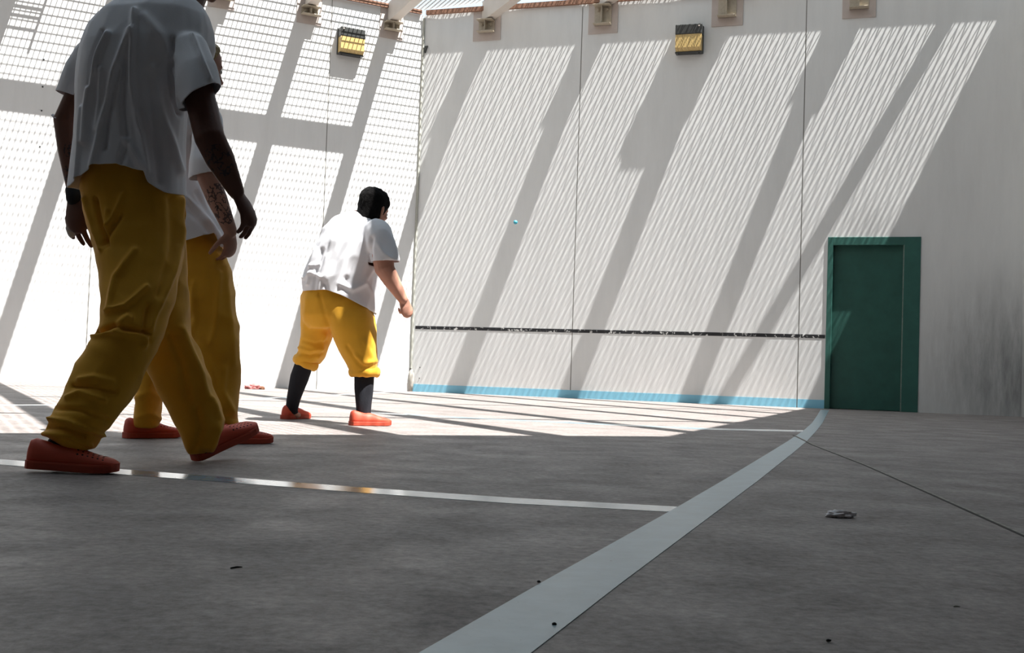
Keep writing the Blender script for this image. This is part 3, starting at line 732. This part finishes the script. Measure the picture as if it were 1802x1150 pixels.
# ------------------------------------------------------------------ walking man nearest the camera
def walker():
    t = empty('person', onfloor(230, 822), 'person in white t-shirt and yellow trousers striding in left foreground, head out of frame', 'person')
    fwd = V((math.sin(math.radians(48)), math.cos(math.radians(48)), 0)); rgt = V((fwd.y, -fwd.x, 0))
    Yc = 3.86
    torso = [(-12, 262, 338, Yc+.03, .07), (0, 236, 346, Yc+.02, .10), (12, 202, 356, Yc+.01, .125), (30, 178, 366, Yc, .145), (55, 160, 374, Yc, .16), (85, 148, 376, Yc-.01, .17), (120, 142, 362, Yc-.01, .175),
             (150, 140, 338, Yc-.01, .172), (200, 140, 326, Yc, .165), (250, 137, 323, Yc, .165), (300, 131, 322, Yc, .168), (352, 125, 321, Yc, .172)]
    legN = [(330, 148, 318, Yc, .14), (400, 160, 319, Yc-.01, .145), (440, 172, 319, Yc-.03, .145), (480, 180, 312, Yc-.07, .14), (530, 185, 303, Yc-.12, .13), (570, 181, 291, Yc-.16, .12), (600, 166, 279, Yc-.18, .115), (640, 139, 262, Yc-.20, .11), (690, 118, 236, Yc-.23, .10), (735, 93, 205, Yc-.26, .09), (765, 80, 178, Yc-.275, .078), (780, 102, 173, Yc-.28, .07), (792, 124, 166, Yc-.285, .05)]
    legF = [(350, 190, 316, Yc+.04, .12), (430, 225, 322, Yc+.08, .12), (480, 235, 326, Yc+.11, .12), (530, 243, 328, Yc+.13, .115), (590, 250, 334, Yc+.15, .11), (630, 252, 356, Yc+.17, .105), (680, 276, 372, Yc+.19, .10), (720, 298, 388, Yc+.2, .095), (755, 316, 391, Yc+.205, .09), (785, 326, 380, Yc+.21, .075), (801, 333, 360, Yc+.215, .05)]
    elR, wrR = at(369, 243, 3.66), at(416, 338, 3.72)
    elL, wrL = at(119, 215, 4.02), at(133, 342, 3.98)
    shR, shL = at(334, 98, 3.77), at(176, 96, 3.97)
    # body
    bm = bmesh.new()
    slices(bm, scal(torso, y1=310), .84); slices(bm, [(280, 165, 300, Yc, .11), (350, 172, 304, Yc, .115), (430, 185, 308, Yc, .11)], .9); slices(bm, scal(legN, y1=770), .62); slices(bm, scal(legF, y1=770), .62)
    ball(bm, at(112, 812, 3.6), (.05, .03, .02)); ball(bm, at(364, 792, 4.1), (.03, .03, .02))
    chain(bm, [shR, (shR+elR)/2, elR, elR*.6+wrR*.4, wrR], [.05, .05, .049, .047, .027])
    chain(bm, [shL, (shL+elL)/2, elL, elL*.6+wrL*.4, wrL], [.05, .052, .05, .044, .027])
    hand(bm, wrR, at(439, 386, 3.76)-wrR, V((.9, -.25, .3)), V((-.2, .9, .1)), (.30, .36, .40, .42), 1.06, .06)
    hand(bm, wrL, at(138, 400, 3.97)-wrL, V((-.3, -.95, 0)), V((.95, -.3, -.1)), (.22, .26, .28, .24), 1.16, .10); finger = list(FING[3])
    hc = at(350, -67, 3.98)
    nb = at(312, 22, 3.88)
    chain(bm, [nb, nb*.45+hc*.55-Z*.02, hc-Z*.04-fwd*.02], [.074, .068, .064])
    head(bm, hc, fwd-Z*.15, Z+fwd*.12)
    bm = fuse(bm, .0045, 4)
    M['skinA'] = skin('tanned_skin', (.15, .066, .046), [(tuple(at(126, 262, 3.95)), .035, 60), (tuple(at(117, 305, 3.95)), .03, 60), (tuple(at(385, 285, 3.62)), .06, 45)])
    new_mesh('body', bm, M['skinA'], t, smooth=True)
    eyes(hc, fwd-Z*.15, Z+fwd*.12, 1.0, t)
    hair_cap(hc, fwd-Z*.15, Z+fwd*.12, 1.0, M['hair'], t)
    # t-shirt
    bm = bmesh.new()
    slices(bm, torso + [(372, 123, 321, Yc, .175)])
    chain(bm, [at(312, 62, 3.84), at(334, 92, 3.75), at(345, 130, 3.70), at(349, 160, 3.68), at(356, 195, 3.66)], [.05, .066, .070, .073, .075])
    chain(bm, [at(190, 70, 3.94), at(164, 100, 3.98), at(140, 145, 4.0), at(120, 195, 4.02)], [.06, .068, .066, .064])
    bm = fuse(bm, .006, 6)
    cR, cL = at(349, 172, 3.67), at(126, 170, 4.01)
    cut(bm, cR, (at(366, 196, 3.67)-at(349, 172, 3.67)).normalized(), cR, .12)
    cut(bm, cL, (at(119, 190, 4.01)-at(126, 170, 4.01)).normalized(), cL, .095)
    zc = at(230, 352, Yc).z
    cut(bm, V((0, 0, zc)), V((0, 0, -1)))
    cut(bm, nb + Z*.028 + fwd*.015, (hc-nb).normalized(), nb, .14)
    hem = [(120, 338), (150, 318), (166, 306), (205, 303), (248, 314), (260, 332), (290, 344), (330, 346)]
    def hemy(x):
        if x <= hem[0][0]: return hem[0][1]
        for (a, ya), (b, yb) in zip(hem, hem[1:]):
            if x <= b: return ya+(yb-ya)*(x-a)/(b-a)
        return hem[-1][1]
    top = at(230, 190, Yc).z
    for v in bm.verts:
        if v.co.z < top and abs(proj(v.co)[0]-225) < 115:
            x, y = proj(v.co); k = min(1, (top-v.co.z)/(top-zc)); k = k*k
            back = .5+.5*max(-1, min(1, (Yc-v.co.y)/.08))
            v.co.z += k*(352-(hemy(x)*back+(335)*(1-back)))*.00192
    folds(bm, [([(238, 20), (234, 60), (231, 110), (232, 150), (238, 200), (248, 240), (258, 300)], 5.1, 0.0221),
               ([(228, 55), (213, 92), (200, 130), (190, 180), (178, 220), (163, 295)], 5.1, 0.0187), ([(190, 60), (172, 95), (160, 140), (154, 190), (150, 250)], 5.1, 0.0170),
               ([(178, 120), (176, 170), (168, 230)], 3.4, 0.0102), ([(207, 120), (190, 200), (184, 260)], 4.2, -0.0170), ([(220, 110), (216, 180), (222, 240)], 5.1, -0.0170),
               ([(180, 55), (164, 100), (157, 150)], 3.4, -0.0153), ([(146, 190), (141, 260), (134, 330)], 3.4, 0.0136), ([(303, 70), (300, 120), (305, 170), (316, 200)], 4.2, -0.0204),
               ([(338, 62), (352, 100), (368, 140)], 3.4, 0.0119), ([(222, 245), (236, 270), (252, 300)], 5.1, 0.0170), ([(225, 250), (215, 275), (208, 300)], 5.1, -0.0136), ([(270, 120), (285, 200), (305, 260), (318, 300)], 6.8, 0.0136), ([(262, 130), (270, 220), (282, 320)], 6.8, -0.0119),
               ([(255, 30), (280, 60), (300, 100)], 8.5, 0.0102)], .0035, (10, 10, 2.2), 3.0)
    relax(bm, 1, .4)
    cloth_obj('t_shirt', bm, M['shirt'], t)
    # trousers
    bm = bmesh.new()
    slices(bm, legN); slices(bm, legF)
    slices(bm, [(272, 158, 298, Yc, .125), (300, 152, 304, Yc, .13), (330, 147, 312, Yc, .14), (400, 158, 320, Yc, .155), (450, 180, 318, Yc+.01, .15), (480, 195, 312, Yc+.02, .13)])
    bm = fuse(bm, .006, 6)
    folds(bm, [([(317, 350), (318, 430), (302, 480), (275, 550), (252, 610)], 5.1, 0.0150), ([(300, 350), (303, 440), (280, 520)], 6.8, -0.0090),
               ([(238, 440), (203, 488), (193, 540)], 5.1, 0.0135), ([(258, 505), (220, 540), (188, 548)], 4.2, 0.0150), ([(225, 560), (212, 572), (205, 585)], 6.8, 0.0180), ([(168, 585), (200, 574), (262, 586)], 3.4, -0.0210), ([(162, 592), (195, 586), (250, 592)], 3.4, 0.0120),
               ([(262, 540), (255, 580), (262, 600)], 4.2, -0.0120), ([(140, 668), (165, 664), (200, 672)], 4.2, 0.0120), ([(118, 700), (140, 690), (185, 705)], 4.2, 0.0120), ([(128, 680), (165, 682), (205, 690)], 3.4, -0.0135), ([(88, 738), (120, 742), (160, 758), (185, 768)], 3.4, 0.0150), ([(82, 752), (115, 754), (150, 768)], 3.0, -0.0180), ([(78, 764), (115, 766), (160, 785)], 3.4, 0.0120),
               ([(100, 720), (140, 722), (190, 740)], 4.2, -0.0120), ([(150, 350), (165, 400), (178, 440)], 3.4, 0.0120), ([(168, 350), (182, 410), (190, 432)], 3.4, -0.0180), ([(190, 400), (208, 365), (218, 340)], 3.4, 0.0120), ([(182, 430), (200, 400), (212, 380)], 3.4, -0.0120), ([(190, 370), (188, 400)], 3.4, 0.0105),
               ([(318, 580), (345, 640), (365, 700)], 6.8, 0.0150), ([(300, 590), (320, 640), (330, 700)], 7.6, -0.0120), ([(372, 705), (388, 740), (370, 790)], 6.0, 0.0120), ([(345, 720), (355, 760), (340, 795)], 6.0, -0.0120)], .0035, (8, 8, 9), 6.0)
    relax(bm, 1, .35)
    new_mesh('trousers', bm, M['pants'], t, smooth=True)
    # socks, shoes, wristband, dressing
    for nm, pts, r_ in (('sock', [at(128, 765, 3.58), at(104, 800, 3.585)], .050), ('sock', [at(354, 765, 4.08), at(356, 785, 4.09)], .036)):
        bm = bmesh.new(); chain(bm, pts, [r_, r_*1.05]); new_mesh(nm, fix(bm), M['sock'], t, smooth=True)
    h1, t1 = onfloor(45, 831)+Z*.012, onfloor(209, 834.5)
    shoe(t, h1, t1, Z, M['shoe'], M['sole'], 1.12)
    h2 = onfloor(343, 813); t2 = h2 + V((.165, .205, .106)).normalized()*.288
    shoe(t, h2+Z*.001, t2, Z, M['shoe'], M['sole'], 1.1)
    d = (wrL-elL).normalized(); bm = bmesh.new(); chain(bm, [wrL-d*.018, wrL+d*.016], [.033, .0335])
    tag(new_mesh('wristband', fix(bm), mat('black_fabric_band', (.015, .015, .017), .9), t, smooth=True), 'black wristband')
    bm = bmesh.new(); f0, f1, f2 = finger[0], finger[1], finger[2]; f3 = finger[3]; chain(bm, [f1.lerp(f2, .1), f1.lerp(f2, .7), f2.lerp(f3, .3)], [.0136, .0136, .0128])
    tag(new_mesh('finger_dressing', fix(bm), mat('white_dressing', (.75, .73, .72), .8), t, smooth=True), 'white dressing round a finger')
walker()

# ------------------------------------------------------------------ blond man walking behind him
def companion():
    t = empty('person', onfloor(340, 776), 'person with blond hair and tattooed forearm walking half hidden behind the foreground man', 'person')
    fwd = V((math.sin(math.radians(50)), math.cos(math.radians(50)), 0))
    Yc = 5.12
    torso = [(168, 330, 372, Yc+.02, .07), (178, 305, 380, Yc+.01, .11), (195, 292, 384, Yc, .13), (225, 284, 380, Yc, .14), (260, 282, 364, Yc, .14), (310, 282, 348, Yc, .14), (360, 281, 370, Yc, .155), (400, 280, 390, Yc, .18), (440, 280, 399, Yc, .19)]
    legR = [(395, 304, 368, Yc, .10), (420, 302, 378, Yc-.01, .11), (445, 302, 393, Yc-.02, .125), (480, 312, 405, Yc-.03, .135), (540, 325, 414, Yc-.03, .13), (600, 333, 422, Yc-.03, .125), (650, 345, 422, Yc-.03, .115), (700, 366, 417, Yc-.03, .10), (730, 378, 417, Yc-.03, .085), (752, 386, 419, Yc-.03, .075)]
    legL = [(400, 296, 370, Yc+.03, .12), (450, 282, 358, Yc+.05, .135), (520, 272, 345, Yc+.06, .13), (580, 262, 325, Yc+.07, .12), (630, 252, 300, Yc+.07, .105), (680, 245, 285, Yc+.07, .095), (720, 240, 281, Yc+.07, .085), (752, 237, 280, Yc+.07, .07)]
    sh, el, wr = at(356, 222, 5.02), at(366, 312, 4.91), at(406, 408, 4.96)
    shl, ell, wrl = at(300, 205, 5.24), at(288, 310, 5.3), at(300, 405, 5.34)
    bm = bmesh.new()
    slices(bm, scal(torso, y1=370), .82); slices(bm, [(350, 306, 362, Yc, .11), (400, 306, 368, Yc, .11), (460, 310, 372, Yc, .11)]); slices(bm, legR, .6); slices(bm, legL, .6)
    ball(bm, at(252, 760, 5.24), (.05, .04, .02)); ball(bm, at(408, 768, 5.12), (.05, .04, .02))
    chain(bm, [sh, (sh+el)/2, el, el*.6+wr*.4, wr], [.046, .047, .047, .045, .029])
    chain(bm, [shl, (shl+ell)/2, ell, ell*.6+wrl*.4, wrl], [.056, .05, .047, .043, .028])
    hand(bm, wr, at(404, 450, 5.02)-wr, V((.85, -.5, 0)), V((-.6, -.2, -.1))+fwd*.3, (.35, .38, .4, .42), 1.0, .06)
    hand(bm, wrl, V((.03, .02, -.1)), V((-.8, .5, 0)), fwd, .35, 1.0)
    hc = at(353, 118, 5.2); nb = at(340, 180, 5.14)
    chain(bm, [nb, hc-Z*.05-fwd*.01], [.06, .056])
    hf, hu = fwd-Z*.2, Z+fwd*.15
    head(bm, hc, hf, hu)
    bm = fuse(bm, .005, 4)
    M['skinB'] = skin('fair_skin', (.45, .25, .19), [(tuple(at(384, 345, 4.89)), .055, 42), (tuple(at(397, 375, 4.91)), .05, 42)])
    new_mesh('body', bm, M['skinB'], t, smooth=True)
    eyes(hc, hf, hu, 1.0, t); hair_cap(hc, hf, hu, 1.04, M['hair_b'], t, drop=-.06, long=True, seed=4)
    bm = bmesh.new(); slices(bm, torso + [(462, 280, 400, Yc, .195)])
    chain(bm, [at(352, 190, 5.06), at(365, 212, 5.0), at(367, 250, 4.94), at(362, 290, 4.905), at(360, 318, 4.90)], [.055, .066, .068, .068, .066])
    chain(bm, [at(302, 200, 5.22), at(294, 250, 5.26), at(290, 330, 5.3)], [.07, .07, .068])
    bm = fuse(bm, .009, 5)
    cR = at(359, 311, 4.905); cut(bm, cR, (at(363, 328, 4.905)-cR).normalized(), cR, .092)
    cL = at(290, 300, 5.29); cut(bm, cL, V((0, 0, -1)), cL, .1)
    zc = at(340, 440, Yc).z; cut(bm, V((0, 0, zc)), V((0, 0, -1)))
    cut(bm, nb+Z*.03, (hc-nb).normalized(), nb, .13)
    for v in bm.verts:
        x, y = proj(v.co); k = max(0, min(1, (y-360)/80))
        tgt = 430-18*max(0, min(1, (x-322)/50)) if x < 374 else 412+25*max(0, min(1, (x-374)/12))
        v.co.z += k*k*(440-tgt)*.00255
    folds(bm, [([(322, 345), (350, 370), (372, 400), (390, 430)], 5, .012), ([(325, 360), (350, 388), (370, 410)], 5, -.008), ([(322, 230), (318, 300), (322, 340)], 4, .008), ([(345, 340), (365, 372), (385, 402)], 4, -.009)], .005, (9, 9, 4), 9.0)
    relax(bm, 1, .4); cloth_obj('t_shirt', bm, M['shirt'], t)
    bm = bmesh.new(); slices(bm, legR); slices(bm, legL); slices(bm, [(385, 304, 360, Yc, .10), (410, 300, 374, Yc, .115), (450, 292, 393, Yc, .14), (490, 300, 385, Yc, .13)])
    bm = fuse(bm, .009, 5)
    folds(bm, [([(385, 480), (380, 560), (372, 600)], 5, .010), ([(395, 470), (405, 560), (412, 640)], 5, .008), ([(340, 500), (345, 560), (335, 590)], 5, .010), ([(325, 490), (340, 520), (338, 550)], 4, .009), ([(350, 610), (372, 650), (400, 720)], 7, .009), ([(395, 650), (392, 690), (408, 725)], 5, .010), ([(385, 740), (402, 735), (418, 738)], 4, -.008), ([(240, 700), (262, 690), (283, 700)], 5, .008), ([(242, 735), (262, 728), (282, 738)], 4, .008)], .005, (7, 7, 7), 12.0)
    relax(bm, 1, .35); new_mesh('trousers', bm, M['pants'], t, smooth=True)
    for a in ((256, 735, 5.2), (402, 738, 5.09)):
        p = at(*a); bm = bmesh.new(); chain(bm, [p, p-Z*.03], [.036, .036]); new_mesh('sock', fix(bm), M['sock'], t, smooth=True)
    h = onfloor(218, 772); f_ = V((math.sin(math.radians(46)), math.cos(math.radians(46)), 0)); shoe(t, h, h+f_*.275, Z, M['shoe'], M['sole'], 1.12)
    h = onfloor(378, 782); f_ = V((math.sin(math.radians(50)), math.cos(math.radians(50)), 0)); shoe(t, h, h+f_*.275, Z, M['shoe'], M['sole'], 1.12)
companion()

# ------------------------------------------------------------------ player in the sun
def player():
    t = empty('person', onfloor(590, 745), 'person in white t-shirt, rolled yellow trousers and black socks crouching in the sunlight', 'person')
    fwd = V((math.sin(math.radians(58)), math.cos(math.radians(58)), 0))
    Yc = 7.15
    torso = [(372, 622, 652, Yc+.06, .08), (378, 602, 666, Yc+.05, .13), (388, 584, 676, Yc+.04, .17), (405, 569, 682, Yc+.02, .20), (430, 557, 680, Yc, .215), (460, 545, 670, Yc, .22), (485, 537, 664, Yc, .22), (510, 532, 662, Yc, .22), (535, 532, 661, Yc, .22), (556, 533, 661, Yc, .22)]
    legL = [(520, 531, 605, Yc+.06, .17), (560, 531, 592, Yc+.10, .15), (590, 531, 585, Yc+.14, .14), (612, 529, 577, Yc+.17, .13), (630, 520, 572, Yc+.19, .12), (641, 517, 563, Yc+.2, .10)]
    legR = [(525, 565, 646, Yc-.02, .17), (560, 576, 659, Yc-.05, .165), (590, 586, 662, Yc-.07, .15), (620, 599, 662, Yc-.09, .135), (642, 611, 663, Yc-.10, .115), (655, 619, 662, Yc-.105, .10)]
    sh, el, wr = at(668, 412, 6.98), at(677, 474, 6.95), at(709, 527, 7.0)
    shl, ell, wrl = at(612, 412, 7.36), at(625, 465, 7.46), at(632, 492, 7.46)
    kL, aL = at(535, 640, Yc+.2), at(513, 722, 7.46); kR, aR = at(641, 655, Yc-.1), at(640, 736, 7.0)
    bm = bmesh.new()
    slices(bm, scal(torso, y1=510), .85); slices(bm, [(490, 548, 648, Yc, .16), (540, 546, 646, Yc, .165), (565, 556, 640, Yc, .14)]); slices(bm, legL, .66); slices(bm, legR, .66)
    chain(bm, [kL, kL*.6+aL*.4, aL], [.052, .05, .034]); chain(bm, [kR, kR*.6+aR*.4, aR], [.054, .05, .034])
    ball(bm, at(516, 731, 7.5), (.05, .06, .03)); ball(bm, at(646, 742, 7.03), (.06, .05, .03))
    chain(bm, [sh, (sh+el)/2, el, el*.62+wr*.38, wr], [.072, .068, .062, .052, .031])
    chain(bm, [shl, (shl+ell)/2, ell, wrl], [.07, .06, .052, .03])
    hand(bm, wr, V((.03, .03, -.09)), V((.35, -.85, .2)), V((.75, .5, .1)), (1.15, 1.2, 1.25, 1.25), 1.0, .0, (.75, .35, -.5), .9)
    hand(bm, wrl, V((-.03, .08, -.05)), V((.1, .4, .9)), V((.3, -.8, .2)), .6, 1.0)
    hc = at(657, 370, 7.14); hf, hu = V((.52, .85, -.22)), V((.2, .14, 1))
    nb = at(640, 396, 7.12)
    chain(bm, [nb, hc-Z*.06-fwd*.02], [.075, .066])
    head(bm, hc, hf, hu, 1.06)
    bm = fuse(bm, .005, 4)
    M['skinC'] = skin('player_skin', (.56, .29, .21))  # one even skin tone, varied only by noise
    new_mesh('body', bm, M['skinC'], t, smooth=True)
    eyes(hc, hf, hu, 1.06, t); hair_cap(hc, hf, hu, 1.09, M['hair'], t, drop=-.05, front=.05, seed=2)
    bm = bmesh.new(); slices(bm, torso + [(578, 535, 661, Yc, .22)])
    chain(bm, [at(664, 408, 7.0), at(672, 430, 6.965), at(677, 450, 6.95), at(679, 460, 6.95)], [.085, .088, .089, .09])
    chain(bm, [at(612, 408, 7.38), at(622, 440, 7.44), at(626, 450, 7.46)], [.08, .08, .078])
    bm = fuse(bm, .010, 5)
    cR = at(678, 461, 6.95); cut(bm, cR, (V((.05, 0, -1))).normalized(), cR, .115)
    cL = at(626, 452, 7.46); cut(bm, cL, V((.2, .2, -1)).normalized(), cL, .09)
    zc = at(600, 558, Yc).z; cut(bm, V((0, 0, zc)), V((0, 0, -1)))
    cut(bm, nb+(hc-nb).normalized()*.035, (hc-nb).normalized(), nb, .12)
    hem = [(525, 514), (572, 512), (600, 522), (655, 548), (670, 556)]
    def hemy(x):
        if x <= hem[0][0]: return hem[0][1]
        for (a, ya), (b, yb) in zip(hem, hem[1:]):
            if x <= b: return ya+(yb-ya)*(x-a)/(b-a)
        return hem[-1][1]
    for v in bm.verts:
        x, y = proj(v.co); k = max(0, min(1, (y-440)/118))
        if y < 470 and x > 652: k = 0
        v.co.z += k*k*(558-hemy(x))*.00356
    folds(bm, [([(556, 440), (548, 470), (540, 500)], 3, .014), ([(566, 440), (556, 475), (552, 510)], 3, -.014), ([(575, 450), (566, 485), (560, 512)], 2.5, .012), ([(545, 470), (560, 465)], 2.5, .012), ([(585, 420), (575, 460), (572, 490)], 3, .010), ([(535, 490), (548, 480), (565, 488)], 2.5, .014), ([(600, 500), (620, 510), (640, 500), (655, 470)], 4, .014), ([(655, 420), (652, 440), (651, 462)], 3, -.018), ([(610, 490), (605, 510)], 4, -.012), ([(665, 430), (675, 445), (690, 455)], 3, .01), ([(572, 500), (575, 512)], 2.5, -.012), ([(645, 500), (655, 520), (657, 545)], 3, .012)], .006, (7, 7, 4), 15.0)
    relax(bm, 1, .4); cloth_obj('t_shirt', bm, M['shirt'], t)
    bm = bmesh.new(); slices(bm, legL); slices(bm, legR); slices(bm, [(478, 545, 640, Yc, .17), (500, 537, 645, Yc, .18), (530, 532, 648, Yc, .195), (555, 533, 655, Yc, .19), (578, 545, 650, Yc+.01, .15)])
    bm = fuse(bm, .010, 5)
    folds(bm, [([(525, 612), (545, 618), (566, 612)], 3, .012), ([(524, 622), (545, 628), (566, 622)], 2.5, -.014), ([(562, 516), (572, 555), (584, 590)], 2.5, -.008), ([(535, 600), (555, 606), (575, 600)], 3, -.01), ([(625, 625), (640, 640), (660, 636)], 3.5, .013), ([(610, 610), (625, 632), (640, 646)], 3, -.010), ([(640, 600), (655, 630)], 4, .008), ([(540, 530), (537, 580)], 4, .007), ([(572, 590), (565, 612), (560, 630)], 3, .010)], .006, (6, 6, 6), 18.0)
    relax(bm, 1, .35); tr = new_mesh('trousers', bm, M['pants'], t, smooth=True)
    # rolled cuffs
    def cuff(c, ax, rx, ry, rr, seed):
        ax = ax.normalized(); s = ax.cross(V((0, 1, 0))).normalized(); q = s.cross(ax)
        bm = bmesh.new(); n = 48; rg = []
        for i in range(n):
            a = 2*PI*i/n; d = s*math.cos(a)*rx + q*math.sin(a)*ry; p = c + d; o_ = d.normalized()
            k = rr*(1+.22*noise.noise(V((math.cos(a)*2.5+seed, math.sin(a)*2.5, 0))))
            rg.append([p + o_*k*.8*math.cos(2*PI*j/12) + ax*k*math.sin(2*PI*j/12)*1.15 for j in range(12)])
        R_ = [[bm.verts.new(p) for p in r] for r in rg]
        for a, b in zip(R_, R_[1:]+R_[:1]):
            for j in range(12): bm.faces.new((a[j], a[(j+1) % 12], b[(j+1) % 12], b[j]))
        o = new_mesh('rolled_cuff', fix(bm), M['pants'], tr, smooth=True); o.matrix_parent_inverse = Matrix.Identity(4)
    cuff(at(538, 638, Yc+.2), (at(526, 637+30, Yc+.2)-at(540, 637, Yc+.2)), .066, .085, .026, 1)
    cuff(at(641.5, 655, Yc-.105), V((0, 0, -1)), .076, .085, .028, 5)
    for pts, r_ in (([at(537, 636, 7.34), at(527, 665, 7.37), at(517, 700, 7.42), aL, at(516, 728, 7.49)], [.058, .060, .045, .04, .034]), ([at(641, 652, 7.04), at(640.5, 685, 7.03), at(640, 712, 7.01), aR, at(641, 742, 7.0)], [.062, .059, .048, .042, .044])):
        bm = bmesh.new(); chain(bm, pts, r_, n=24); new_mesh('sock', fix(bm), M['sock'], t, smooth=True)
    h = onfloor(500, 738.5); f_ = V((math.sin(math.radians(22)), math.cos(math.radians(22)), 0)); shoe(t, h, h+f_*.27, Z, M['shoe'], M['sole'], 1.15, False)
    h = onfloor(615, 749.5); f_ = V((math.sin(math.radians(60)), math.cos(math.radians(60)), 0)); shoe(t, h, h+f_*.27, Z, M['shoe'], M['sole'], 1.1, False)
player()
